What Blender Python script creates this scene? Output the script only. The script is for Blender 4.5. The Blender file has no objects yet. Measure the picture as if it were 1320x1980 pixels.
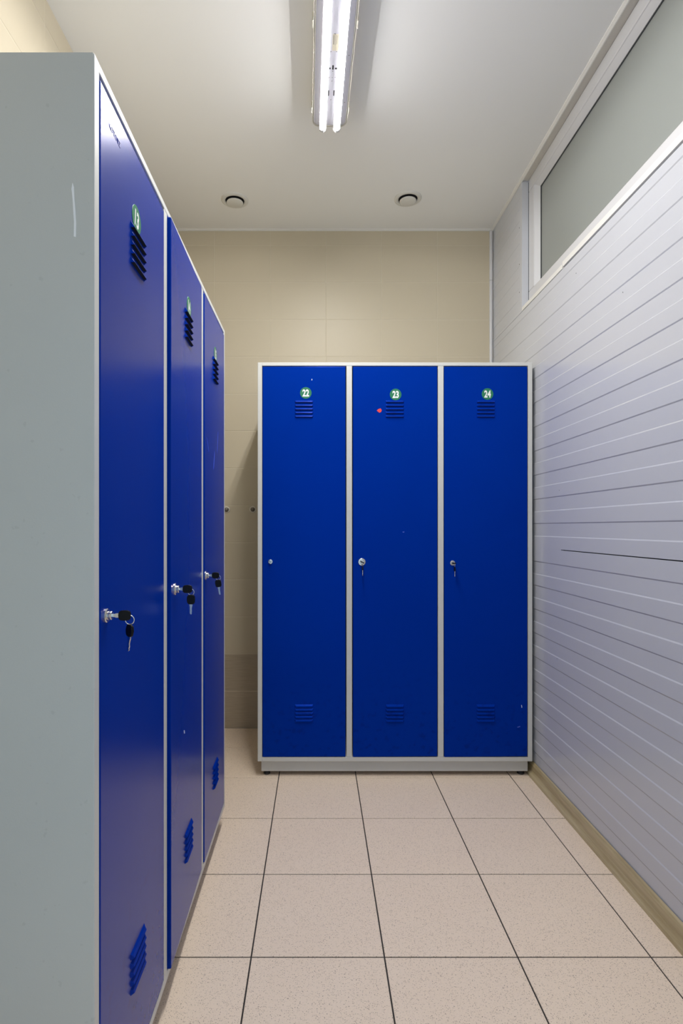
import bpy, bmesh, math, random
from mathutils import Vector, Matrix

random.seed(7)
SC = bpy.context.scene
COL = SC.collection

# ------------------------------------------------------------------ camera, world, exposure
F_PX, VPX, VPY = 1079.0, 612.5, 1020.0          # focal length and vanishing point in a 1320 x 1980 frame
cam_data = bpy.data.cameras.new('camera')
cam_data.sensor_fit = 'AUTO'
cam_data.sensor_width = 36.0
cam_data.lens = F_PX / 1980.0 * 36.0
cam_data.shift_x = (660.0 - VPX) / 1980.0
cam_data.shift_y = (VPY - 990.0) / 1980.0
cam_data.clip_start = 0.02
cam = bpy.data.objects.new('camera', cam_data)
cam.location = (0, 0, 1.075)
cam.rotation_euler = (math.pi / 2, 0, 0)
COL.objects.link(cam)
SC.camera = cam

world = bpy.data.worlds.new('world')
SC.world = world
world.use_nodes = True
world.node_tree.nodes['Background'].inputs[0].default_value = (0.56, 0.79, 1.0, 1)
world.node_tree.nodes['Background'].inputs[1].default_value = 0.55
vs = SC.view_settings
vs.view_transform = 'Standard'
vs.look = 'None'
vs.gamma = 1.0
vs.use_curve_mapping = False
vs.exposure = 1.14
TUBE_STRENGTH = 76.0          # tube underside, which carries nearly all of the glow
SC.cycles.max_bounces = 14
SC.cycles.diffuse_bounces = 8
SC.cycles.glossy_bounces = 6
SC.cycles.sample_clamp_indirect = 6.0
SC.cycles.use_denoising = True

# ------------------------------------------------------------------ room dimensions (metres)
XL, XR = -0.817, 0.942          # left and right wall faces
YB, YR = 2.990, -0.25           # back wall face, wall with the doorway behind the camera
ZC = 2.671                      # ceiling
LW, LH, LD = 1.181, 1.785, 0.475    # locker cabinet

# ------------------------------------------------------------------ materials
def new_mat(name):
    m = bpy.data.materials.new(name)
    m.use_nodes = True
    nt = m.node_tree
    return m, nt, nt.nodes['Principled BSDF']

def N(nt, typ, **kw):
    n = nt.nodes.new(typ)
    for k, v in kw.items():
        setattr(n, k, v)
    return n

def plain(name, col, rough=0.5, metal=0.0, spec=0.5, bump=0.0, bump_scale=300.0, coat=0.0):
    m, nt, b = new_mat(name)
    b.inputs['Base Color'].default_value = (*col, 1)
    b.inputs['Roughness'].default_value = rough
    b.inputs['Metallic'].default_value = metal
    b.inputs['Specular IOR Level'].default_value = spec
    b.inputs['Coat Weight'].default_value = coat
    if bump:
        g = N(nt, 'ShaderNodeNewGeometry')
        n = N(nt, 'ShaderNodeTexNoise')
        n.inputs['Scale'].default_value = bump_scale
        n.inputs['Detail'].default_value = 2
        nt.links.new(g.outputs['Position'], n.inputs['Vector'])
        bp = N(nt, 'ShaderNodeBump')
        bp.inputs['Strength'].default_value = bump
        bp.inputs['Distance'].default_value = 0.001
        nt.links.new(n.outputs['Fac'], bp.inputs['Height'])
        nt.links.new(bp.outputs['Normal'], b.inputs['Normal'])
    return m

def mixrgb(nt, fac, a, b_, blend='MIX'):
    mx = N(nt, 'ShaderNodeMix', data_type='RGBA', blend_type=blend)
    for sock, v in ((mx.inputs[0], fac), (mx.inputs[6], a), (mx.inputs[7], b_)):
        if hasattr(v, 'is_output'):
            nt.links.new(v, sock)
        else:
            sock.default_value = v if isinstance(v, (int, float)) else (*v, 1)
    return mx.outputs[2]

def ramp(nt, src, p0, p1, c0=0.0, c1=1.0):
    r = N(nt, 'ShaderNodeMapRange')
    r.clamp = True
    r.inputs['From Min'].default_value = p0
    r.inputs['From Max'].default_value = p1
    r.inputs['To Min'].default_value = c0
    r.inputs['To Max'].default_value = c1
    nt.links.new(src, r.inputs['Value'])
    return r.outputs[0]

def noise(nt, vec, scale, detail=3, rough=0.55, stretch=None):
    if stretch:
        mp = N(nt, 'ShaderNodeMapping')
        mp.inputs['Scale'].default_value = stretch
        nt.links.new(vec, mp.inputs['Vector'])
        vec = mp.outputs[0]
    n = N(nt, 'ShaderNodeTexNoise')
    n.inputs['Scale'].default_value = scale
    n.inputs['Detail'].default_value = detail
    n.inputs['Roughness'].default_value = rough
    nt.links.new(vec, n.inputs['Vector'])
    return n.outputs['Fac']

def mul(nt, a, b_):
    m = N(nt, 'ShaderNodeMath', operation='MULTIPLY')
    for i, v in enumerate((a, b_)):
        if hasattr(v, 'is_output'):
            nt.links.new(v, m.inputs[i])
        else:
            m.inputs[i].default_value = v
    return m.outputs[0]

def mat_floor_tile():
    m, nt, b = new_mat('speckled_floor_tile')
    pos = N(nt, 'ShaderNodeNewGeometry').outputs['Position']
    oi = N(nt, 'ShaderNodeObjectInfo')
    base = mixrgb(nt, noise(nt, pos, 6.0, 4), (0.820, 0.665, 0.520), (0.850, 0.710, 0.565))
    base = mixrgb(nt, mul(nt, oi.outputs['Random'], 0.22), base, (0.77, 0.64, 0.52))
    # dark flecks: voronoi cells, only some of which carry a fleck
    def fleck(scale, radius, keep, stretch):
        mp = N(nt, 'ShaderNodeMapping')
        mp.inputs['Scale'].default_value = stretch
        nt.links.new(pos, mp.inputs['Vector'])
        v = N(nt, 'ShaderNodeTexVoronoi')
        v.inputs['Scale'].default_value = scale
        nt.links.new(mp.outputs[0], v.inputs['Vector'])
        near = ramp(nt, v.outputs['Distance'], radius * 0.7, radius, 1, 0)
        sep = N(nt, 'ShaderNodeSeparateColor')
        nt.links.new(v.outputs['Color'], sep.inputs[0])
        on = ramp(nt, sep.outputs[0], keep - 0.01, keep, 1, 0)
        return mul(nt, near, on), sep.outputs[1]
    f1, r1 = fleck(250, 0.32, 0.55, (1, 1.3, 0))
    f2, r2 = fleck(140, 0.24, 0.13, (1.3, 1, 0))
    f3, r3 = fleck(420, 0.36, 0.45, (1, 1, 0))
    c = mixrgb(nt, mul(nt, f3, 0.36), base, (0.34, 0.25, 0.18))
    c = mixrgb(nt, mul(nt, f1, 0.66), c, (0.24, 0.17, 0.125))
    c = mixrgb(nt, mul(nt, f2, 0.70), c, (0.20, 0.145, 0.11))
    nt.links.new(c, b.inputs['Base Color'])
    b.inputs['Roughness'].default_value = 0.38
    b.inputs['Specular IOR Level'].default_value = 0.4
    return m

def mat_wall_tile(name, c0, c1, rough, streak=0.0):
    m, nt, b = new_mat(name)
    pos = N(nt, 'ShaderNodeNewGeometry').outputs['Position']
    oi = N(nt, 'ShaderNodeObjectInfo')
    c = mixrgb(nt, noise(nt, pos, 4.0, 3), c0, c1)
    c = mixrgb(nt, mul(nt, oi.outputs['Random'], 0.12), c, tuple(x * 0.9 for x in c0))
    if streak:
        s = noise(nt, pos, 9.0, 5, 0.7, (1, 1, 38))
        c = mixrgb(nt, ramp(nt, s, 0.35, 0.7, 0, streak), c, tuple(x * 0.62 for x in c0))
    nt.links.new(c, b.inputs['Base Color'])
    b.inputs['Roughness'].default_value = rough
    b.inputs['Specular IOR Level'].default_value = 0.35
    return m

def mat_blue():
    m, nt, b = new_mat('blue_powder_coat')
    pos = N(nt, 'ShaderNodeNewGeometry').outputs['Position']
    tc = N(nt, 'ShaderNodeTexCoord').outputs['Object']
    sep = N(nt, 'ShaderNodeSeparateXYZ')
    nt.links.new(tc, sep.inputs[0])
    base = mixrgb(nt, noise(nt, pos, 3.0, 2), (0.0002, 0.024, 0.275), (0.0003, 0.028, 0.295))
    # scuff smudges in the lowest quarter of each door and faint hairline scratches
    low = ramp(nt, sep.outputs[2], 0.10, 0.42, 1, 0)
    sm = ramp(nt, noise(nt, pos, 42.0, 3, 0.5), 0.56, 0.70)
    base = mixrgb(nt, mul(nt, mul(nt, sm, low), 0.40), base, (0.003, 0.010, 0.13))
    nt.links.new(base, b.inputs['Base Color'])
    b.inputs['Roughness'].default_value = 0.27
    b.inputs['Specular IOR Level'].default_value = 0.36
    b.inputs['Specular Tint'].default_value = (0.02, 0.12, 1.0, 1)
    return m

def mat_grey():
    m, nt, b = new_mat('grey_powder_coat')
    pos = N(nt, 'ShaderNodeNewGeometry').outputs['Position']
    c = mixrgb(nt, noise(nt, pos, 5.0, 4), (0.575, 0.580, 0.550), (0.615, 0.620, 0.590))
    sp = ramp(nt, noise(nt, pos, 70.0, 2, 0.5), 0.72, 0.76)
    c = mixrgb(nt, mul(nt, sp, 0.12), c, (0.22, 0.22, 0.20))
    nt.links.new(c, b.inputs['Base Color'])
    b.inputs['Roughness'].default_value = 0.44
    n = N(nt, 'ShaderNodeTexNoise')
    n.inputs['Scale'].default_value = 420
    n.inputs['Detail'].default_value = 1
    nt.links.new(pos, n.inputs['Vector'])
    bp = N(nt, 'ShaderNodeBump')
    bp.inputs['Strength'].default_value = 0.10
    bp.inputs['Distance'].default_value = 0.0008
    nt.links.new(n.outputs['Fac'], bp.inputs['Height'])
    nt.links.new(bp.outputs['Normal'], b.inputs['Normal'])
    return m

def mat_baseboard():
    m, nt, b = new_mat('olive_wood_print')
    pos = N(nt, 'ShaderNodeNewGeometry').outputs['Position']
    s = noise(nt, pos, 60.0, 5, 0.65, (1, 0.06, 1))
    c = mixrgb(nt, ramp(nt, s, 0.35, 0.65), (0.37, 0.29, 0.155), (0.50, 0.415, 0.25))
    nt.links.new(c, b.inputs['Base Color'])
    b.inputs['Roughness'].default_value = 0.35
    return m

def mat_panel():
    m, nt, b = new_mat('white_painted_steel')
    pos = N(nt, 'ShaderNodeNewGeometry').outputs['Position']
    c = mixrgb(nt, noise(nt, pos, 2.5, 3), (0.540, 0.553, 0.590), (0.560, 0.573, 0.610))
    nt.links.new(c, b.inputs['Base Color'])
    b.inputs['Roughness'].default_value = 0.22
    b.inputs['Specular IOR Level'].default_value = 0.6
    return m

def mat_emit(name, col, strength):
    m, nt, b = new_mat(name)
    b.inputs['Base Color'].default_value = (0.35, 0.35, 0.35, 1)
    b.inputs['Emission Color'].default_value = (*col, 1)
    b.inputs['Emission Strength'].default_value = strength
    return m

def mat_glass():
    m, nt, b = new_mat('frosted_glass')
    b.inputs['Base Color'].default_value = (0.31, 0.33, 0.31, 1)
    b.inputs['Roughness'].default_value = 0.32
    b.inputs['Transmission Weight'].default_value = 0.12
    b.inputs['IOR'].default_value = 1.5
    return m

M = dict(
    floor_tile=mat_floor_tile(),
    floor_grout=plain('dark_grout', (0.035, 0.030, 0.028), 0.9),
    cream_tile=mat_wall_tile('cream_wall_tile', (0.565, 0.500, 0.372), (0.585, 0.520, 0.392), 0.42),
    grey_tile=mat_wall_tile('streaked_grey_tile', (0.47, 0.40, 0.30), (0.50, 0.43, 0.33), 0.30, 0.6),
    wall_grout=plain('cream_grout', (0.62, 0.56, 0.44), 0.85),
    ceiling=plain('white_ceiling_paint', (0.86, 0.86, 0.85), 0.55, bump=0.05, bump_scale=60),
    plaster=plain('white_plaster', (0.78, 0.77, 0.75), 0.8),
    panel=mat_panel(),
    white=plain('white_plastic', (0.62, 0.62, 0.63), 0.36),
    trimwhite=plain('white_trim', (0.76, 0.75, 0.71), 0.4),
    vent=plain('vent_enamel', (0.70, 0.69, 0.65), 0.35),
    soffit=plain('beige_sealant', (0.62, 0.59, 0.53), 0.6),
    rubber=plain('black_rubber', (0.012, 0.012, 0.014), 0.5),
    dark=plain('dark_void', (0.004, 0.004, 0.006), 0.9),
    gasket=plain('grey_gasket', (0.06, 0.065, 0.07), 0.45),
    blue=mat_blue(),
    grey=mat_grey(),
    steel=plain('nickel_plated_steel', (0.72, 0.70, 0.66), 0.22, metal=1.0),
    oldsteel=plain('dull_zinc', (0.20, 0.18, 0.15), 0.45, metal=0.6),
    washer=plain('white_washer', (0.74, 0.70, 0.62), 0.5),
    plastic=plain('black_key_plastic', (0.004, 0.004, 0.005), 0.4, spec=0.2),
    green=plain('green_vinyl', (0.014, 0.185, 0.085), 0.4),
    digit=plain('white_print', (0.86, 0.87, 0.84), 0.4),
    red=plain('red_vinyl', (0.80, 0.055, 0.050), 0.4),
    chip=plain('bare_paint_chip', (0.60, 0.64, 0.80), 0.5),
    scuff=plain('blue_rub_mark', (0.06, 0.11, 0.55), 0.5),
    scratch=plain('pale_scratch', (0.92, 0.92, 0.93), 0.5),
    baseboard=mat_baseboard(),
    tube=mat_emit('lit_fluorescent_tube', (1.0, 0.985, 0.972), TUBE_STRENGTH),
    tubedim=mat_emit('dimmed_tube_top', (0.95, 0.96, 1.0), 0.35),
    tray=plain('white_gear_tray', (0.60, 0.59, 0.64), 0.45),
    rim=plain('cream_housing', (0.66, 0.63, 0.55), 0.4),
    label=plain('beige_label', (0.66, 0.60, 0.46), 0.5),
    ink=plain('grey_ink', (0.22, 0.20, 0.18), 0.6),
    glass=mat_glass(),
)

# ------------------------------------------------------------------ mesh helpers
def finish(bm, name, mat, parent=None, loc=(0, 0, 0), rot=(0, 0, 0), smooth=False):
    bmesh.ops.recalc_face_normals(bm, faces=bm.faces)
    me = bpy.data.meshes.new(name)
    bm.to_mesh(me)
    bm.free()
    for m in (mat if isinstance(mat, (list, tuple)) else [mat]):
        me.materials.append(M[m] if isinstance(m, str) else m)
    if smooth:
        for p in me.polygons:
            p.use_smooth = True
    return link(name, me, parent, loc, rot)

def link(name, me, parent=None, loc=(0, 0, 0), rot=(0, 0, 0)):
    o = bpy.data.objects.new(name, me)
    COL.objects.link(o)
    o.parent = parent
    o.location = loc
    o.rotation_euler = rot
    return o

def empty(name, loc=(0, 0, 0), rz=0.0):
    o = bpy.data.objects.new(name, None)
    o.empty_display_size = 0.05
    COL.objects.link(o)
    o.location = loc
    o.rotation_euler = (0, 0, rz)
    return o

def tag(o, label, cat, group=None):
    o['label'] = label
    o['category'] = cat
    if group:
        o['group'] = group
    return o

def struct(o, label=None):
    o['kind'] = 'structure'
    if label:
        o['label'] = label
    return o

def box(bm, x0, x1, y0, y1, z0, z1, bevel=0.0, seg=1, mi=0):
    vs_ = [bm.verts.new(p) for p in ((x0, y0, z0), (x1, y0, z0), (x1, y1, z0), (x0, y1, z0),
                                     (x0, y0, z1), (x1, y0, z1), (x1, y1, z1), (x0, y1, z1))]
    fs = [bm.faces.new([vs_[i] for i in q]) for q in
          ((3, 2, 1, 0), (4, 5, 6, 7), (0, 1, 5, 4), (1, 2, 6, 5), (2, 3, 7, 6), (3, 0, 4, 7))]
    for f in fs:
        f.material_index = mi
    if bevel:
        es = list({e for f in fs for e in f.edges})
        bmesh.ops.bevel(bm, geom=es, offset=bevel, segments=seg, profile=0.5, affect='EDGES')
    return vs_

def boxobj(name, dims, mat, parent=None, bevel=0.0, seg=1, **kw):
    bm = bmesh.new()
    box(bm, *dims, bevel=bevel, seg=seg)
    return finish(bm, name, mat, parent, **kw)

def prism(bm, pts, d0, d1, axis='y', mi=0):
    """closed polygon pts swept between d0 and d1 along an axis (pts are the two other coordinates in order)"""
    def P(a, b_, d):
        return {'x': (d, a, b_), 'y': (a, d, b_), 'z': (a, b_, d)}[axis]
    A = [bm.verts.new(P(a, b_, d0)) for a, b_ in pts]
    B = [bm.verts.new(P(a, b_, d1)) for a, b_ in pts]
    n = len(pts)
    fs = [bm.faces.new(A), bm.faces.new(B[::-1])]
    for i in range(n):
        fs.append(bm.faces.new((A[i], A[(i + 1) % n], B[(i + 1) % n], B[i])))
    for f in fs:
        f.material_index = mi
    return fs

def lathe(bm, prof, n=32, axis='z', origin=(0, 0, 0), mi=0):
    """prof: list of (radius, height); radius 0 closes the end"""
    rings = []
    def P(r, h, a):
        c, s = math.cos(a) * r, math.sin(a) * r
        p = {'z': (c, s, h), 'y': (c, h, s), 'x': (h, c, s)}[axis]
        return tuple(p[i] + origin[i] for i in range(3))
    for r, h in prof:
        if r <= 1e-9:
            rings.append([bm.verts.new(P(0, h, 0))])
        else:
            rings.append([bm.verts.new(P(r, h, 2 * math.pi * i / n)) for i in range(n)])
    for a, b_ in zip(rings, rings[1:]):
        for i in range(n):
            j = (i + 1) % n
            if len(a) == 1 and len(b_) == 1:
                continue
            if len(a) == 1:
                f = bm.faces.new((a[0], b_[i], b_[j]))
            elif len(b_) == 1:
                f = bm.faces.new((a[i], a[j], b_[0]))
            else:
                f = bm.faces.new((a[i], a[j], b_[j], b_[i]))
            f.material_index = mi

def torus(bm, center, R, r, normal='y', nR=20, nr=6):
    rings = []
    for i in range(nR):
        a = 2 * math.pi * i / nR
        ring = []
        for j in range(nr):
            b_ = 2 * math.pi * j / nr
            d = R + r * math.cos(b_)
            h = r * math.sin(b_)
            u, v = d * math.cos(a), d * math.sin(a)
            p = {'x': (h, u, v), 'y': (u, h, v), 'z': (u, v, h)}[normal]
            ring.append(bm.verts.new(tuple(p[k] + center[k] for k in range(3))))
        rings.append(ring)
    for i in range(nR):
        for j in range(nr):
            bm.faces.new((rings[i][j], rings[(i + 1) % nR][j], rings[(i + 1) % nR][(j + 1) % nr], rings[i][(j + 1) % nr]))

_tile_cache = {}
def tile_mesh(kind, w, h, t, mat, bevel):
    """tile lying in local XY, top at z = 0, thickness t downwards, origin at its corner"""
    key = (kind, round(w, 4), round(h, 4))
    if key not in _tile_cache:
        bm = bmesh.new()
        vs_ = box(bm, 0, w, 0, h, -t, 0)
        top = [e for e in bm.edges if all(v.co.z > -1e-6 for v in e.verts)]
        bmesh.ops.bevel(bm, geom=top, offset=bevel, segments=1, affect='EDGES')
        bmesh.ops.recalc_face_normals(bm, faces=bm.faces)
        me = bpy.data.meshes.new('tile')
        bm.to_mesh(me)
        bm.free()
        me.materials.append(M[mat])
        _tile_cache[key] = me
    return _tile_cache[key]

# ------------------------------------------------------------------ floor
floor = struct(boxobj('floor', (XL - 0.1, XR + 0.12, YR - 0.1, YB + 0.1, -0.10, -0.0022), 'floor_grout'),
               'floor of square speckled beige tiles with dark joints')
P, J = 0.3335, 0.0037
x_lines = [-0.1645 + P * k for k in range(-2, 5)]
y_lines = [2.064 + P * k for k in range(-8, 3)]
xs = [XL] + [x for x in x_lines if XL + 0.01 < x < XR - 0.01] + [XR]
ys = [YR] + [y for y in y_lines if YR + 0.01 < y < YB - 0.01] + [YB]
for i in range(len(xs) - 1):
    for j in range(len(ys) - 1):
        x0, x1, y0, y1 = xs[i] + J / 2, xs[i + 1] - J / 2, ys[j] + J / 2, ys[j + 1] - J / 2
        me = tile_mesh('floor', x1 - x0, y1 - y0, 0.008, 'floor_tile', 0.0007)
        link('floor_tile', me, floor, (x0, y0, random.uniform(-0.0002, 0.0002)))

# ------------------------------------------------------------------ ceiling
ceiling = struct(boxobj('ceiling', (XL - 0.1, XR + 0.12, YR - 0.1, YB + 0.1, ZC, ZC + 0.1), 'ceiling'), 'plain white painted ceiling')

# ------------------------------------------------------------------ tiled walls
TW, TH, WJ = 0.2985, 0.1990, 0.0030
def tile_wall(wall, u0, u1, uline, place, rows=None):
    us = [u0] + [uline + TW * k for k in range(-20, 20) if u0 + 0.012 < uline + TW * k < u1 - 0.012] + [u1]
    zs = [TH * k for k in range(0, 14)] + [ZC]
    for i in range(len(us) - 1):
        for j in range(len(zs) - 1):
            if rows and j not in rows:
                continue
            a0, a1, b0, b1 = us[i] + WJ / 2, us[i + 1] - WJ / 2, zs[j] + WJ / 2, zs[j + 1] - WJ / 2
            if a1 - a0 < 0.006 or b1 - b0 < 0.006:
                continue
            k = 'grey_tile' if j < 2 else 'cream_tile'
            me = tile_mesh(k, a1 - a0, b1 - b0, 0.006, k, 0.0012)
            loc, rot = place(a0, a1, b0)
            link('wall_tile', me, wall, loc, rot)

wall_back = struct(boxobj('wall_back', (XL - 0.1, XR + 0.12, YB + 0.0010, YB + 0.1, 0, ZC), 'wall_grout'), 'back wall of cream rectangular tiles above two grey tile rows')
tile_wall(wall_back, XL, XR, -0.250, lambda a0, a1, b0: ((a0, YB + random.uniform(0, .0003), b0), (math.pi / 2, 0, 0)))
wall_left = struct(boxobj('wall_left', (XL - 0.1, XL - 0.0010, YR - 0.1, YB + 0.1, 0, ZC), 'wall_grout'), 'left wall of cream rectangular tiles behind the lockers')
# local x -> world +y, local y -> world z, normal -> +x
tile_wall(wall_left, YR, YB, YB - 0.12, lambda a0, a1, b0: ((XL, a0, b0), (math.pi / 2, 0, math.pi / 2)), rows=range(0, 14))
DX0, DX1, DZT = -0.55, 0.40, 1.96      # doorway the photographer stands in
bm = bmesh.new()
box(bm, XL - 0.1, DX0, YR - 0.12, YR, 0, ZC)
box(bm, DX1, XR + 0.12, YR - 0.12, YR, 0, ZC)
box(bm, DX0, DX1, YR - 0.12, YR, DZT, ZC)
wall_rear = struct(finish(bm, 'wall_rear', 'plaster'), 'plain wall with the open doorway on the camera side')

# ------------------------------------------------------------------ right wall: profiled steel panels with a high window
WY0, WY1 = 0.30, 2.562          # window opening along the wall
WZ0, WZ1 = 2.067, ZC            # window opening in height
bm = bmesh.new()
BX0, BX1 = XR + 0.012, XR + 0.10
box(bm, BX0, BX1, YR - 0.1, YB + 0.1, 0, WZ0)
box(bm, BX0, BX1, WY1 + 0.02, YB + 0.1, WZ0, ZC)
box(bm, BX0, BX1, YR - 0.1, WY0 - 0.02, WZ0, ZC)
wall_right = struct(finish(bm, 'wall_right', 'dark'), 'right wall of white profiled metal panels with horizontal ribs')

def rib_profile(z0, z1, steps):
    """steps: list of (z, 'in'/'out') from bottom to top; returns outline (x, z). proud face at XR, recess 2.2 mm back"""
    d, s = 0.0019, 0.0040
    pts = [(XR, z0)]
    for z, kind in steps:
        if kind == 'in':            # going up the surface steps back into the wall (edge faces up: light line)
            pts += [(XR, z - s / 2), (XR + d, z + s / 2)]
        else:                       # going up the surface steps out again (edge faces down: dark line)
            pts += [(XR + d, z - s / 2), (XR, z + s / 2)]
    pts += [(XR, z1), (XR + 0.011, z1), (XR + 0.011, z0)]
    return pts

JZ = 0.988
def panel(name, y0, y1, z0, z1, steps):
    st = [(z, k) for z, k in steps if z0 + 0.006 < z < z1 - 0.006]
    # a panel has to start and end on its proud face
    if st and st[0][1] == 'out':
        st = st[1:]
    if st and st[-1][1] == 'in':
        st = st[:-1]
    bm_ = bmesh.new()
    prism(bm_, rib_profile(z0, z1, st), y0, y1, 'y')
    return finish(bm_, name, 'panel', wall_right)

lower = []
for k in range(10):
    lower += [(JZ - 0.0587 - 0.1032 * k, 'out'), (JZ - 0.1125 - 0.1032 * k, 'in')]
lower.sort()
upper = []
for k in range(18):
    upper += [(JZ + 0.0505 + 0.1045 * k, 'in'), (JZ + 0.1040 + 0.1045 * k, 'out')]
upper.sort()
panel('wall_panel', YR, YB, 0.0, JZ - 0.0016, lower)
panel('wall_panel', YR, YB, JZ + 0.0016, WZ0 - 0.0015, upper)
panel('wall_panel', 2.590, YB, WZ0 + 0.0002, ZC, upper)
panel('wall_panel', YR, WY0, WZ0 + 0.0015, ZC, upper)
boxobj('joint_sealant', (XR + 0.0002, XR + 0.010, 2.156, YB, JZ - 0.0018, JZ + 0.0018), 'panel', wall_right)
for (yy, zz) in ((2.592, 2.47), (2.592, 2.30), (2.592, 2.17)):
    bm = bmesh.new()
    lathe(bm, [(0.0, -0.0012), (0.0022, -0.0008), (0.0026, 0.0)], 10, 'x', (XR, yy + 0.006, zz))
    finish(bm, 'rivet', 'gasket', wall_right)
for (yy, zz) in ((2.03, 2.00), (1.72, 1.80), (2.17, 1.22), (2.19, 0.56)):
    bm = bmesh.new()
    lathe(bm, [(0.0, -0.0006), (0.0014, -0.0004), (0.0016, 0.0004)], 8, 'x', (XR, yy, zz))
    finish(bm, 'rivet', 'gasket', wall_right)

baseboard = bmesh.new()
prism(baseboard, [(XR - 0.0255, 0.0), (XR - 0.0235, 0.010), (XR - 0.0170, 0.0165), (XR - 0.0125, 0.024), (XR - 0.0105, 0.047),
                  (XR - 0.0060, 0.055), (XR - 0.0005, 0.0575), (XR - 0.0005, 0.0)], YR, YB, 'y')
struct(finish(baseboard, 'baseboard_right', 'baseboard'), 'olive wood-print skirting along the ribbed white wall')

# ------------------------------------------------------------------ window
win = struct(empty('window_1', (XR, WY1, WZ0)), 'high strip window with white frame and frosted pane in the ribbed wall')
def wchild(name, dims, mat, bevel=0.0, seg=1):
    x0, x1, y0, y1, z0, z1 = dims
    return boxobj(name, (x0 - XR, x1 - XR, y0 - WY1, y1 - WY1, z0 - WZ0, z1 - WZ0), mat, win, bevel, seg)
FX = XR + 0.0290                # frame face plane
FB = FX + 0.060                 # frame back
fy0, fy1 = WY0, WY1             # outer frame
FW = 0.062
FZ0, FZ1 = WZ0 + 0.004, ZC
# reveal lining
wchild('far_reveal', (XR - 0.0012, FX, WY1, WY1 + 0.030, WZ0, ZC), 'panel', 0.0008)
wchild('near_reveal', (XR - 0.0012, FX, WY0 - 0.03, WY0, WZ0, ZC), 'panel', 0.0008)
wchild('soffit', (XR - 0.001, FX + 0.002, WY0, WY1, ZC - 0.004, ZC), 'soffit')
# frame members
wchild('frame_rail', (FX, FB, fy0, fy1, FZ0, WZ0 + 0.090), 'white', 0.004, 2)
wchild('frame_rail', (FX, FB, fy0, fy1, ZC - 0.058, ZC - 0.003), 'white', 0.004, 2)
wchild('frame_stile', (FX, FB, fy1 - FW, fy1, WZ0 + 0.090, ZC - 0.058), 'white', 0.004, 2)
wchild('frame_stile', (FX, FB, fy0, fy0 + FW, WZ0 + 0.090, ZC - 0.058), 'white', 0.004, 2)
# glazing beads slope back to the glass
GX = FX + 0.022                 # glass face
gy0, gy1, gz0, gz1 = fy0 + FW, fy1 - FW, WZ0 + 0.090, ZC - 0.058
BD = 0.020
def bead(pts, d0, d1, axis):
    bm_ = bmesh.new()
    prism(bm_, pts, d0, d1, axis)
    for v in bm_.verts:
        v.co -= Vector((XR, WY1, WZ0))
    return finish(bm_, 'glazing_bead', 'white', win)
bead([(FX + 0.004, gz0), (GX, gz0 + BD), (GX + 0.004, gz0 + BD), (GX + 0.004, gz0)], gy0, gy1, 'y')
bead([(FX + 0.004, gz1), (GX, gz1 - BD), (GX + 0.004, gz1 - BD), (GX + 0.004, gz1)], gy0, gy1, 'y')
bead([(FX + 0.004, gy1), (GX, gy1 - BD), (GX + 0.004, gy1 - BD), (GX + 0.004, gy1)], gz0, gz1, 'z')
bead([(FX + 0.004, gy0), (GX, gy0 + BD), (GX + 0.004, gy0 + BD), (GX + 0.004, gy0)], gz0, gz1, 'z')
g = 0.004
wchild('gasket', (GX, GX + 0.004, gy0 + BD, gy1 - BD, gz1 - BD - g, gz1 - BD), 'gasket')
wchild('gasket', (GX, GX + 0.004, gy1 - BD - g, gy1 - BD, gz0 + BD, gz1 - BD), 'gasket')
wchild('gasket', (GX, GX + 0.004, gy0 + BD, gy0 + BD + g, gz0 + BD, gz1 - BD), 'gasket')
wchild('gasket', (GX + 0.002, GX + 0.004, gy0 + BD, gy1 - BD, gz0 + BD, gz0 + BD + 0.001), 'gasket')
wchild('pane', (GX + 0.0042, GX + 0.0102, gy0 + 0.005, gy1 - 0.005, gz0 + 0.005, gz1 - 0.005), 'glass')
# thin cover strip between frame and panels, notched at one place
wchild('sill_strip', (XR - 0.0010, FX, 2.147, WY1 + 0.022, WZ0 + 0.0022, WZ0 + 0.020), 'trimwhite', 0.0008)
wchild('sill_strip', (XR - 0.0010, FX, WY0, 2.141, WZ0 + 0.0065, WZ0 + 0.028), 'trimwhite', 0.0008)

# ------------------------------------------------------------------ ceiling and corner trims
bm = bmesh.new()
prism(bm, [(XR, ZC), (XR - 0.012, ZC), (XR - 0.012, ZC - 0.004), (XR - 0.004, ZC - 0.010), (XR, ZC - 0.010)], YR, YB, 'y')
struct(finish(bm, 'trim_1', 'trimwhite'), 'thin white trim where ceiling meets the ribbed right wall')
bm = bmesh.new()
prism(bm, [(YB, ZC), (YB - 0.008, ZC), (YB - 0.007, ZC - 0.005), (YB, ZC - 0.008)], XL, XR, 'x')
struct(finish(bm, 'trim_2', 'trimwhite'), 'thin pale bead where ceiling meets the tiled back wall')
def half_round(name, z0, z1, lab):
    bm_ = bmesh.new()
    pts = [(XR - 0.019, YB)] + [(XR - 0.0105 - 0.0085 * math.cos(a), YB - 0.004 - 0.006 * math.sin(a)) for a in
           [math.pi * k / 8 for k in range(9)]] + [(XR - 0.002, YB)]
    prism(bm_, pts, z0, z1, 'z')
    struct(finish(bm_, name, 'white'), lab)
half_round('trim_3', 2.398, ZC - 0.010, 'upper length of white corner trim beside the ribbed wall')
half_round('trim_4', 0.0, 2.396, 'lower length of white corner trim beside the ribbed wall')

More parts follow.
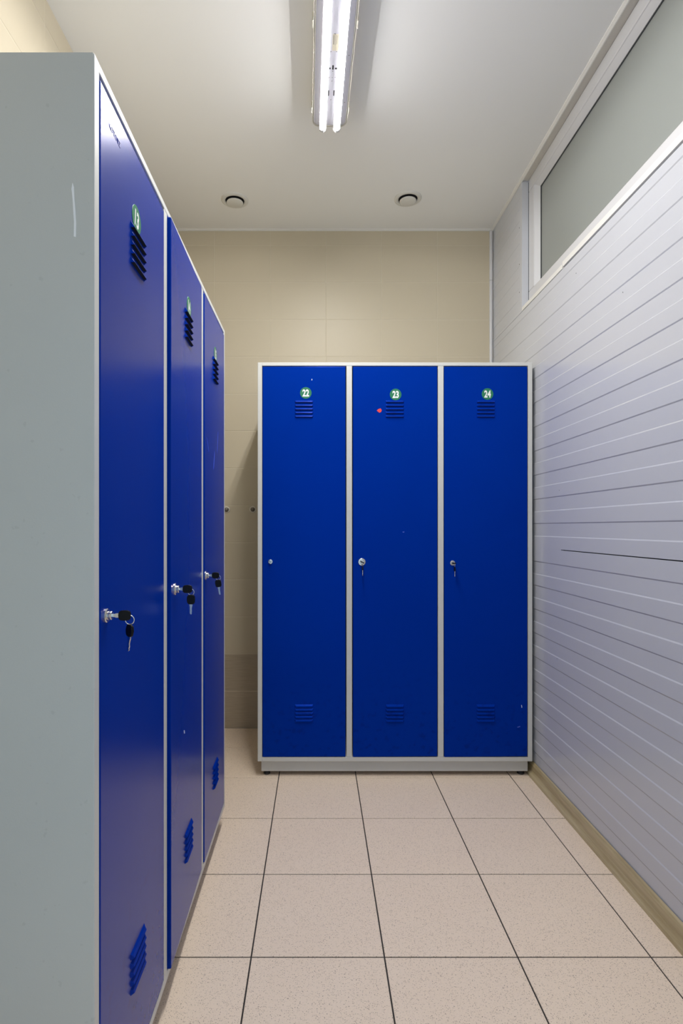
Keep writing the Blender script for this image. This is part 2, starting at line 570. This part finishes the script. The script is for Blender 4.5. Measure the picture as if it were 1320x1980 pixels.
# ------------------------------------------------------------------ fluorescent fitting
def ceiling_lamp():
    L = 1.275
    yaw = math.radians(1.1)
    # origin on the ceiling at the far end; local -y runs towards the camera
    root = tag(empty('fluorescent_lamp', (0.0475, 2.129, ZC), yaw),
               'long ceiling lamp with two lit bare fluorescent tubes in a white tray', 'ceiling lamp')
    hw = 0.066
    def stadium(w, y0, y1, r, n=6):
        pts = []
        for (cx, cy, a0) in ((w - r, y1 - r, 0), (-w + r, y1 - r, 90), (-w + r, y0 + r, 180), (w - r, y0 + r, 270)):
            for k in range(n + 1):
                a = math.radians(a0 + 90 * k / n)
                pts.append((cx + r * math.cos(a), cy + r * math.sin(a)))
        return pts
    ztray = -0.066
    bm = bmesh.new()
    prism(bm, stadium(hw - 0.008, -L + 0.008, -0.008, 0.024), -0.058, -0.0005, 'z')
    finish(bm, 'housing', 'rim', root)
    # lip with a gasket groove round the housing
    def ring(name, w_out, w_in, z0, z1, mat):
        bm_ = bmesh.new()
        o = stadium(w_out, -L + (hw - w_out), -(hw - w_out), 0.030 - (hw - w_out))
        i = stadium(w_in, -L + (hw - w_in), -(hw - w_in), 0.030 - (hw - w_in))
        n = len(o)
        V = [[bm_.verts.new((x, y, z)) for x, y in pts] for pts, z in ((o, z0), (o, z1), (i, z1), (i, z0))]
        for a in range(4):
            for k in range(n):
                bm_.faces.new((V[a][k], V[a][(k + 1) % n], V[(a + 1) % 4][(k + 1) % n], V[(a + 1) % 4][k]))
        return finish(bm_, name, mat, root)
    ring('lip', hw, hw - 0.0025, -0.068, -0.045, 'rim')
    ring('gasket', hw - 0.0028, hw - 0.0042, -0.0665, -0.050, 'gasket')
    ring('lip', hw - 0.0045, hw - 0.0065, -0.068, -0.050, 'rim')
    bm = bmesh.new()
    prism(bm, stadium(hw - 0.0072, -L + 0.0072, -0.0072, 0.0225), ztray, -0.0582, 'z')
    tray = finish(bm, 'gear_tray', 'tray', root)
    # sloped reflector wings on both edges of the tray
    for s in (-1, 1):
        bm = bmesh.new()
        prism(bm, [(s * 0.042, ztray - 0.0002), (s * 0.057, ztray + 0.0035), (s * 0.057, ztray + 0.0050), (s * 0.042, ztray + 0.0012)],
              -L + 0.035, -0.035, 'y')
        finish(bm, 'reflector_wing', 'tray', root)
    # clips
    for yy in (-0.085, -0.435, -0.80, -1.17):
        for s in (-1, 1):
            bm = bmesh.new()
            box(bm, min(s * hw, s * (hw + 0.0045)), max(s * hw, s * (hw + 0.0045)), yy - 0.014, yy + 0.014, -0.069, -0.042, 0.0018, 2)
            finish(bm, 'clip', 'rim', root)
    # tubes
    for s in (-1, 1):
        x = s * 0.0265
        zt = -0.087
        bm = bmesh.new()
        lathe(bm, [(0.0, -0.026), (0.0128, -0.026), (0.0130, -0.030), (0.0130, -L + 0.030), (0.0128, -L + 0.026), (0.0, -L + 0.026)], 24, 'y', (x, 0, zt))
        bm.normal_update()
        bmesh.ops.recalc_face_normals(bm, faces=bm.faces)
        for f in bm.faces:              # upper part's glow set low on purpose, so the tray keeps its detail
            f.material_index = 0 if f.normal.z < -0.60 else 1
        t = finish(bm, 'fluorescent_tube', ('tube', 'tubedim'), root, smooth=False)
        t['label'] = 'lit white fluorescent tube'
        for (y0, y1) in ((-0.0255, -0.008), (-L + 0.008, -L + 0.0255)):
            bm = bmesh.new()
            lathe(bm, [(0.0, y0), (0.0135, y0), (0.0135, y0 + (y1 - y0) * 0.55), (0.0090, y1), (0.0, y1)], 18, 'y', (x, 0, zt))
            box(bm, x - 0.009, x + 0.009, y0 + 0.002, y1 - 0.003, zt, ztray + 0.001)
            finish(bm, 'lamp_holder', 'white', root)
    # screws, slots and maker's label on the tray, placed from the far end
    def spot(px, py):
        """pixel on the tray plane -> local coordinates of the fitting"""
        z = ZC + ztray
        Y = F_PX * (z - 1.075) / (VPY - py)
        X = (px - VPX) * Y / F_PX
        v = Matrix.Rotation(-yaw, 3, 'Z') @ Vector((X - 0.0475, Y - 2.129, 0))
        return v.x, v.y
    def slot(px, py, w, l, mat='dark'):
        x, y = spot(px, py)
        boxobj('tray_slot', (x - w / 2, x + w / 2, y - l / 2, y + l / 2, ztray - 0.0006, ztray), mat, root)
    def dot(px, py, r, mat='ink'):
        x, y = spot(px, py)
        bm_ = bmesh.new()
        lathe(bm_, [(0, -0.0011), (r * 0.7, -0.0009), (r, 0.0)], 10, 'z', (x, y, ztray))
        finish(bm_, 'tray_screw', mat, root)
    for px, py, r in ((647.6, 65.5, 0.0022), (639.8, 99.8, 0.0017), (650.6, 99.8, 0.0017), (642.9, 137.8, 0.0016),
                      (636.4, 149.6, 0.0013), (642.2, 149.6, 0.0012), (647.7, 149.6, 0.0013), (641.6, 156.6, 0.0016), (639.4, 192.6, 0.0016),
                      (674.5, 107, 0.0016), (666.0, 198, 0.0016)):
        dot(px, py, r)
    slot(637.8, 132.1, 0.0042, 0.0060)
    slot(643.5, 130.2, 0.0050, 0.0170)
    slot(649.4, 132.3, 0.0074, 0.0058)
    slot(635.1, 179.8, 0.0032, 0.0240)
    slot(645.2, 179.8, 0.0036, 0.0240)
    x, y = spot(648.3, 82)
    lab = boxobj('maker_label', (x - 0.0095, x + 0.0095, y - 0.030, y + 0.030, ztray - 0.0005, ztray), 'label', root)
    for k, (dx, w, l) in enumerate(((-0.0055, 0.0026, 0.030), (-0.001, 0.0008, 0.034), (0.0022, 0.0008, 0.030), (0.0052, 0.0008, 0.026))):
        boxobj('print_line', (x + dx - w / 2, x + dx + w / 2, y - 0.012 - l / 2, y - 0.012 + l / 2 + 0.004, ztray - 0.0007, ztray - 0.0004), 'ink', lab)
    return root
ceiling_lamp()

# ------------------------------------------------------------------ ceiling air valves
def air_valve(x, y, label):
    root = tag(empty('air_valve', (x, y, ZC)), label, 'air vent', 'round air valves in the ceiling')
    bm = bmesh.new()
    lathe(bm, [(0.0455, 0.0), (0.0455, -0.004), (0.0490, -0.0075), (0.0580, -0.0070), (0.0655, -0.0030), (0.0660, 0.0)], 48, 'z')
    finish(bm, 'flange', 'vent', root, smooth=True)
    bm = bmesh.new()
    lathe(bm, [(0.0, -0.0006), (0.0456, -0.0006), (0.0456, -0.0026), (0.0, -0.0026)], 36, 'z')
    finish(bm, 'duct_opening', 'dark', root)
    bm = bmesh.new()
    lathe(bm, [(0.0, -0.018), (0.034, -0.0178), (0.0395, -0.0150), (0.0400, -0.0125), (0.030, -0.008), (0.012, -0.0024), (0.0, -0.0024)], 40, 'z')
    finish(bm, 'disc', 'vent', root, smooth=True)
air_valve(-0.400, 2.720, 'round white air valve in the ceiling above the gap between the lockers')
air_valve(0.441, 2.706, 'round white air valve in the ceiling nearer the window')

# ------------------------------------------------------------------ lockers
def text_mesh(body, size, sx, weight):
    cu = bpy.data.curves.new('digits', 'FONT')
    cu.body = body
    cu.size = size
    cu.align_x = 'CENTER'
    cu.align_y = 'CENTER'
    cu.offset = weight
    cu.resolution_u = 3
    o = bpy.data.objects.new('digits', cu)
    COL.objects.link(o)
    dg = bpy.context.evaluated_depsgraph_get()
    me = bpy.data.meshes.new_from_object(o.evaluated_get(dg))
    bpy.data.objects.remove(o)
    bpy.data.curves.remove(cu)
    for v in me.vertices:
        v.co.x *= sx
    return me

def center_xy(me):
    xs_ = [v.co.x for v in me.vertices]; ys_ = [v.co.y for v in me.vertices]
    cx, cy = (min(xs_) + max(xs_)) / 2, (min(ys_) + max(ys_)) / 2
    for v in me.vertices:
        v.co.x -= cx; v.co.y -= cy
    return me

_louver = None
def louver_mesh():
    """pressed hood, origin at its centre on the door face; opens downwards; front is -y"""
    global _louver
    if _louver is None:
        bm = bmesh.new()
        w, h, d, e = 0.0395, 0.0056, 0.0062, 0.0045
        V = [bm.verts.new(p) for p in (
            (-w, 0, h), (w, 0, h),                              # top edge on the door
            (-w + e, -d, -h + 0.0022), (w - e, -d, -h + 0.0022),      # outer lip
            (-w, 0, -h), (w, 0, -h),                            # lower ends on the door
            (-w + e, -d * 0.55, 0.0014), (w - e, -d * 0.55, 0.0014),
            (-w + e, 0.0, -h + 0.0012), (w - e, 0.0, -h + 0.0012))]
        q = lambda *i: bm.faces.new([V[k] for k in i])
        faces = [q(0, 1, 7, 6), q(6, 7, 3, 2), q(0, 6, 2, 4), q(1, 5, 3, 7)]
        u = q(2, 3, 9, 8)
        u.material_index = 1  # shade inside the hood put in as a near-black face
        q(4, 2, 8); q(5, 9, 3)
        b2 = q(0, 4, 8, 9, 5, 1)
        bmesh.ops.recalc_face_normals(bm, faces=bm.faces)
        me = bpy.data.meshes.new('louver')
        bm.to_mesh(me); bm.free()
        me.materials.append(M['blue']); me.materials.append(M['dark'])
        _louver = me
    return _louver

BAYS = [(0.0190, LW / 3 - 0.01225), (LW / 3 + 0.01225, 2 * LW / 3 - 0.01225), (2 * LW / 3 + 0.01225, LW - 0.0190)]
ZB, ZT = 0.0686, LH              # bottom and top of the carcass
DZ0, DZ1 = ZB + 0.0190, ZT - 0.0145

def sticker(door, dx, dz, num, tilt=0.0):
    bm = bmesh.new()
    lathe(bm, [(0.0, -0.0005), (0.0246, -0.0005), (0.0250, 0.0)], 40, 'y')
    tm = center_xy(text_mesh(num, 0.0405, 0.70, 0.0015))
    tb = bmesh.new()
    tb.from_mesh(tm)
    off = {}
    for v in tb.verts:
        off[v] = bm.verts.new((v.co.x, -0.0008, v.co.y))
    for f in tb.faces:
        nf = bm.faces.new([off[v] for v in f.verts])
        nf.material_index = 1
    tb.free()
    bpy.data.meshes.remove(tm)
    o = finish(bm, 'number_sticker', ('green', 'digit'), door, (dx, -0.0002, dz), (0, tilt, 0))
    o['label'] = 'round green sticker with white number ' + num
    return o

def lock(door, dx, dz, R, slot_angle=None):
    bm = bmesh.new()
    lathe(bm, [(R, 0.0), (R, -0.0016), (R * 0.90, -0.0030), (R * 0.62, -0.0034), (R * 0.62, -0.0085), (R * 0.55, -0.0098), (0.0, -0.0098)], 28, 'y')
    o = finish(bm, 'lock', ('steel', 'dark'), door, (dx, 0, dz), smooth=False)
    if slot_angle is not None:
        me = o.data
        bm = bmesh.new(); bm.from_mesh(me)
        n0 = len(bm.verts)
        vs_ = box(bm, -R * 0.42, R * 0.42, -0.0102, -0.0094, -0.0011, 0.0011, mi=1)
        rot = Matrix.Rotation(slot_angle, 3, 'Y')
        bmesh.ops.rotate(bm, verts=vs_, cent=(0, 0, 0), matrix=rot)
        bm.to_mesh(me); bm.free()
    o['label'] = 'round nickel cam lock'
    return o

def decal(name, door, pts, mat, label=None):
    """small flat mark of irregular outline lying on the door face: pts in (x, z)"""
    bm = bmesh.new()
    prism(bm, pts, -0.00035, 0.0, 'y')
    o = finish(bm, name, mat, door)
    if label:
        o['label'] = label
    return o

def locker(loc, rz, nums, label, doors, locks):
    root = tag(empty('locker_cabinet', loc, rz), label, 'locker', 'three-door steel locker cabinets')
    G = 'grey'
    t = 0.0012
    boxobj('side_panel', (-0.0004, t, 0.0020, LD, ZB, ZT), G, root)
    boxobj('side_panel', (LW - t, LW + 0.0004, 0.0020, LD, ZB, ZT), G, root)
    boxobj('top_panel', (t, LW - t, 0.0020, LD, ZT - t, ZT + 0.0004), G, root)
    boxobj('bottom_panel', (t, LW - t, 0.0300, LD, ZB, ZB + t), G, root)
    boxobj('back_panel', (t, LW - t, LD - t, LD, ZB + t, ZT - t), G, root)
    for k in (1, 2):
        boxobj('partition', (k * LW / 3 - 0.001, k * LW / 3 + 0.001, 0.0300, LD - t, ZB + t, ZT - t), G, root)
    # front frame: stiles run full height, rails between them
    boxobj('stile', (0, 0.0190, 0, 0.0300, ZB, ZT), G, root, 0.0016, 2)
    boxobj('stile', (LW - 0.0190, LW, 0, 0.0300, ZB, ZT), G, root, 0.0016, 2)
    for k in (1, 2):
        boxobj('stile', (k * LW / 3 - 0.01225, k * LW / 3 + 0.01225, 0.0002, 0.0300, ZB + 0.0190, ZT - 0.0145), G, root, 0.0016, 2)
    boxobj('rail', (0.0186, LW - 0.0186, 0.0001, 0.0300, ZB, ZB + 0.0190), G, root, 0.0016, 2)
    boxobj('rail', (0.0186, LW - 0.0186, 0.0001, 0.0300, ZT - 0.0145, ZT), G, root, 0.0016, 2)
    boxobj('plinth', (0.0135, LW - 0.0125, 0.020, LD - 0.02, 0.0180, ZB - 0.0002), G, root, 0.0012)
    foot_me = None
    for fx in (0.036, LW - 0.036):
        for fy in (0.040, LD - 0.04):
            if foot_me is None:
                bm = bmesh.new()
                lathe(bm, [(0.0, 0.0), (0.0135, 0.0), (0.0150, 0.003), (0.0145, 0.009), (0.0060, 0.012), (0.0055, 0.0181), (0.0, 0.0181)], 20, 'z')
                f = finish(bm, 'foot', 'rubber', root, (fx, fy, 0), smooth=True)
                foot_me = f.data
            else:
                link('foot', foot_me, root, (fx, fy, 0))
    out = []
    for i, (b0, b1) in enumerate(BAYS):
        d = doors[i]
        gl, gr, gb, gt = d['gap']
        w = (b1 - gr) - (b0 + gl)
        h = (DZ1 - gt) - (DZ0 + gb)
        # the door hangs on its right edge: origin at the hinge line, bottom
        bm = bmesh.new()
        box(bm, -w, 0, 0, 0.018, 0, h, 0.0022, 2)
        for v in bm.verts:          # lower edge hangs a little out of square
            if v.co.z < 0.1:
                v.co.z += d.get('droop', 0.0) * v.co.x / w
        door = finish(bm, 'door', 'blue', root, (b1 - gr, d.get('proud', -0.0012), DZ0 + gb), (0, d.get('sag', 0.0), d.get('ajar', 0.0)))
        ox, oz = b1 - gr, DZ0 + gb
        door['label'] = 'blue steel door with number ' + nums[i]
        cxl = (b0 + b1) / 2
        for z_top in (1.622, 0.3143):
            for k in range(5):
                link('louver', louver_mesh(), door, (cxl - ox - 0.001, 0.0, z_top - 0.0056 - 0.0157 * k - oz))
        sx, sz = d['sticker']
        sticker(door, sx - ox, sz - oz, nums[i], d.get('tilt', 0.0))
        lx, lz, R, ang = locks[i]
        lock(door, lx - ox, lz - oz, R, ang)
        for (nm, pts, mat, lab) in d.get('marks', []):
            decal(nm, door, [(x - ox, z - oz) for x, z in pts], mat, lab)
        out.append(door)
    return root, out

def bl(px, py):
    """photo pixel on the back locker's front -> its local x, z"""
    s = 2.40 / F_PX
    return ((px - VPX) * s + 0.2547, 1.075 - (py - VPY) * s)
def ll(px, py):
    """photo pixel on the left locker's front -> its local x, z"""
    Y = 0.3325 * F_PX / (VPX - px)
    return (Y - 0.8343, 1.075 - (py - VPY) * Y / F_PX)

BACK_LOC = (-0.2547, 2.400, 0)
LEFT_LOC = (-0.3325, 0.8343, 0)
red_pts = [bl(*p) for p in ((728, 794), (730.5, 791.3), (735.5, 789.6), (737.8, 793), (736.5, 796.8), (733, 798.3))]
chip_a = [bl(*p) for p in ((1007, 1363), (1008.3, 1363.2), (1009, 1368), (1007.8, 1368.6))]
chip_b = [bl(*p) for p in ((999, 1405.5), (1005, 1403.4), (1005.4, 1405), (1000.5, 1406.8))]
chip_c = [bl(*p) for p in ((777.5, 1028), (781, 1027.6), (782, 1029), (778.5, 1030))]
chip_d = [bl(*p) for p in ((602, 733), (603.5, 732.6), (603.3, 735.6), (602.2, 735.8))]
back, back_doors = locker(BACK_LOC, 0.0, ('22', '23', '24'),
    'grey locker cabinet with blue doors 22, 23 and 24 against the tiled back wall',
    [dict(gap=(0.0020, 0.0038, 0.0022, 0.0036), sticker=bl(591, 760), droop=0.0012, marks=[('paint_chip', chip_d, 'chip', None)]),
     dict(gap=(0.0035, 0.0030, 0.0036, 0.0036), sticker=bl(764.5, 763), droop=0.0030,
          marks=[('red_scrap', red_pts, 'red', 'torn scrap of red sticker'), ('paint_chip', chip_c, 'scuff', None)]),
     dict(gap=(0.0025, 0.0030, 0.0036, 0.0040), sticker=bl(942, 762), droop=0.0030,
          marks=[('paint_chip', chip_a, 'chip', None), ('paint_chip', chip_b, 'scuff', None)])],
    [(*bl(522.5, 1086), 0.0102, math.radians(20)), (*bl(699.3, 1086.5), 0.0158, None), (*bl(874.5, 1088.5), 0.0112, None)])

def streak(p0, p1, w):
    (x0, z0), (x1, z1) = p0, p1
    dx, dz = x1 - x0, z1 - z0
    L_ = math.hypot(dx, dz)
    nx, nz = -dz / L_ * w / 2, dx / L_ * w / 2
    return [(x0, z0), (x0 + dx * .3 + nx, z0 + dz * .3 + nz), (x0 + dx * .8 + nx * 1.2, z0 + dz * .8 + nz * 1.2), (x1, z1),
            (x0 + dx * .75 - nx, z0 + dz * .75 - nz), (x0 + dx * .3 - nx * .6, z0 + dz * .3 - nz * .6)]
left, left_doors = locker(LEFT_LOC, math.pi / 2, ('13', '14', '15'),
    'grey locker cabinet with blue doors 13, 14 and 15 along the left wall',
    [dict(gap=(0.0020, 0.0040, 0.0036, 0.0085), sticker=ll(263, 425), proud=-0.0006, tilt=0.10),
     dict(gap=(0.0030, 0.0030, 0.0030, 0.0030), sticker=ll(361.7, 593.5), ajar=math.radians(1.05),
          marks=[('paint_chip', [ll(*p) for p in ((350.8, 1412), (352.3, 1412), (353, 1418), (351.3, 1418.4))], 'chip', None)]),
     dict(gap=(0.0030, 0.0036, 0.0040, 0.0075), sticker=ll(415, 686), ajar=math.radians(0.25),
          marks=[('rub_mark', streak(ll(413.8, 872), ll(411.2, 908), 0.0070), 'scuff', None),
                 ('rub_mark', streak(ll(420.5, 835), ll(418.5, 876), 0.0040), 'scuff', None),
                 ('rub_mark', streak(ll(397.5, 845), ll(402, 874), 0.0035), 'scuff', None)])],
    [(*ll(204.5, 1190), 0.0112, None), (*ll(332.3, 1139), 0.0140, None), (*ll(396, 1112.5), 0.0140, None)])

# maker's name pressed into the top corner of door 13
d13 = left_doors[0]
tm = center_xy(text_mesh('KOTOBZ', 0.0125, 1.0, -0.0002))
bm = bmesh.new()
bm.from_mesh(tm)
for v in bm.verts:
    v.co = Vector((v.co.x, 0.0, v.co.y))
r = bmesh.ops.extrude_face_region(bm, geom=list(bm.faces))
bmesh.ops.translate(bm, verts=[e for e in r['geom'] if isinstance(e, bmesh.types.BMVert)], vec=(0, -0.0004, 0))
bpy.data.meshes.remove(tm)
tx, tz = ll(221, 262)
em = finish(bm, 'embossed_name', 'blue', d13, (tx - d13.location.x, 0.0, tz - d13.location.z))
em['label'] = 'raised lettering in the same blue paint'

# pale scratch on the near side panel of the left cabinet (panel faces local -x)
def side_px(px, py):
    s = 0.8343 / F_PX
    return (-(VPX - px) * s, 1.075 - (py - VPY) * s)
scr = [(140.5, 354), (143.2, 362), (144.3, 385), (146.3, 408), (147.6, 432), (147.0, 459), (143.0, 458), (143.4, 430), (141.8, 405), (140.8, 385), (138.6, 366)]
bm = bmesh.new()
prism(bm, [(-0.3325 - side_px(*p)[0], side_px(*p)[1]) for p in scr], -0.0010, -0.0002, 'x')
sc_ = finish(bm, 'scratch', 'scratch', left)
sc_['label'] = 'pale vertical scratch on the side panel'

# ------------------------------------------------------------------ keys left in the locks
def key_set(parent_loc, rz, lx, lz, turn, label, swing=0.0, head=0.0095, twist=0.0):
    """origin at the face of the lock, outward is local -y; one key sits in the lock, its twin hangs from the ring"""
    rot = Matrix.Rotation(rz, 3, 'Z')
    p = Vector(parent_loc) + rot @ Vector((lx, -0.0112, lz))
    root = tag(empty('key_pair', p, rz), label, 'keys', 'pairs of keys hanging in the locker locks')
    def key(name_head, origin, rx, ry, rz_=0.0):
        """key pointing along +y from its head (tip into the lock); head centre at origin"""
        bm_ = bmesh.new()
        n = 20
        pts = []
        for k in range(n):
            a = 2 * math.pi * k / n
            c, s = math.cos(a), math.sin(a)
            pts.append((head * 1.05 * math.copysign(abs(c) ** 0.6, c), head * 0.88 * math.copysign(abs(s) ** 0.6, s)))
        prism(bm_, pts, -0.0022, 0.0022, 'x')
        es = [e for e in bm_.edges if abs(e.verts[0].co.x - e.verts[1].co.x) < 1e-6]
        bmesh.ops.bevel(bm_, geom=es, offset=0.0008, segments=1, affect='EDGES')
        k_ = finish(bm_, 'key', 'plastic', root, origin, (rx, ry, rz_))
        k_['label'] = 'key with black plastic head'
        bl_ = bmesh.new()
        tip = head + 0.024
        prism(bl_, [(head * 0.9, 0.0034), (head + 0.004, 0.0034), (head + 0.006, 0.0026), (tip - 0.003, 0.0026), (tip, 0.0), (tip - 0.002, -0.0022),
                    (tip - 0.005, -0.0014), (tip - 0.008, -0.0026), (tip - 0.012, -0.0016), (head + 0.006, -0.0026), (head + 0.004, -0.0034), (head * 0.9, -0.0034)],
              -0.0009, 0.0009, 'x')
        finish(bl_, 'key_blade', 'steel', k_)
        return k_
    # key in the lock (blade runs into the barrel)
    key('key', (0, -0.0185, 0), 0.0, turn)
    ringc = (0.0, -0.0265, -0.0070)
    bm_ = bmesh.new()
    torus(bm_, ringc, 0.0070, 0.0008, 'x', 24, 6)
    finish(bm_, 'key_ring', 'steel', root, smooth=True)
    # hanging twin: blade points down
    key('key', (0.0002, -0.0265, -0.0210 - 0.0030), -math.pi / 2 + swing, 0.0, twist)
    return root

def door_keys(base, rz, lk, turn, label, swing=0.0, head=0.0095, twist=0.0):
    key_set(base, rz, lk[0], lk[1], turn, label, swing, head, twist)

door_keys(LEFT_LOC, math.pi / 2, ll(204.5, 1190), math.radians(4), 'black-headed key pair in the locker door nearest the camera', math.radians(7), 0.0092, math.radians(-38))
door_keys((LEFT_LOC[0] + 0.006, LEFT_LOC[1], 0), math.pi / 2, ll(332.3, 1139), math.radians(10), 'black-headed key pair in the middle door of the left locker', 0.0, 0.0105)
door_keys((LEFT_LOC[0] + 0.002, LEFT_LOC[1], 0), math.pi / 2, ll(396, 1112.5), math.radians(-6), 'smallest-looking black-headed key pair, in the far door of the left locker', math.radians(-9), 0.0105)
door_keys(BACK_LOC, 0.0, bl(699.3, 1086.5), math.radians(-65), 'key pair hanging in the large round lock of door 23', 0.0, 0.0085)
door_keys(BACK_LOC, 0.0, bl(874.5, 1088.5), math.radians(-90), 'key pair hanging in the lock of door 24', 0.0, 0.0085)

# ------------------------------------------------------------------ capped bolts on the back wall between the cabinets
def wall_bolt(px, py, label):
    s = YB / F_PX
    root = tag(empty('wall_bolt', ((px - VPX) * s, YB, 1.075 - (py - VPY) * s)), label, 'bolt', 'bolts on the tiled back wall')
    bm_ = bmesh.new()
    lathe(bm_, [(0.0175, 0.0), (0.0175, -0.002), (0.0155, -0.0036), (0.0120, -0.0036), (0.0120, -0.001)], 28, 'y')
    finish(bm_, 'washer', 'washer', root)
    bm_ = bmesh.new()
    lathe(bm_, [(0.0118, -0.0005), (0.0112, -0.0080), (0.0070, -0.0115), (0.0, -0.0125)], 18, 'y')
    finish(bm_, 'bolt_head', 'oldsteel', root, smooth=True)
wall_bolt(438.0, 985.5, 'steel bolt on the back wall, half hidden by the left locker')
wall_bolt(488.5, 985.0, 'steel bolt on the back wall beside the locker with door 22')
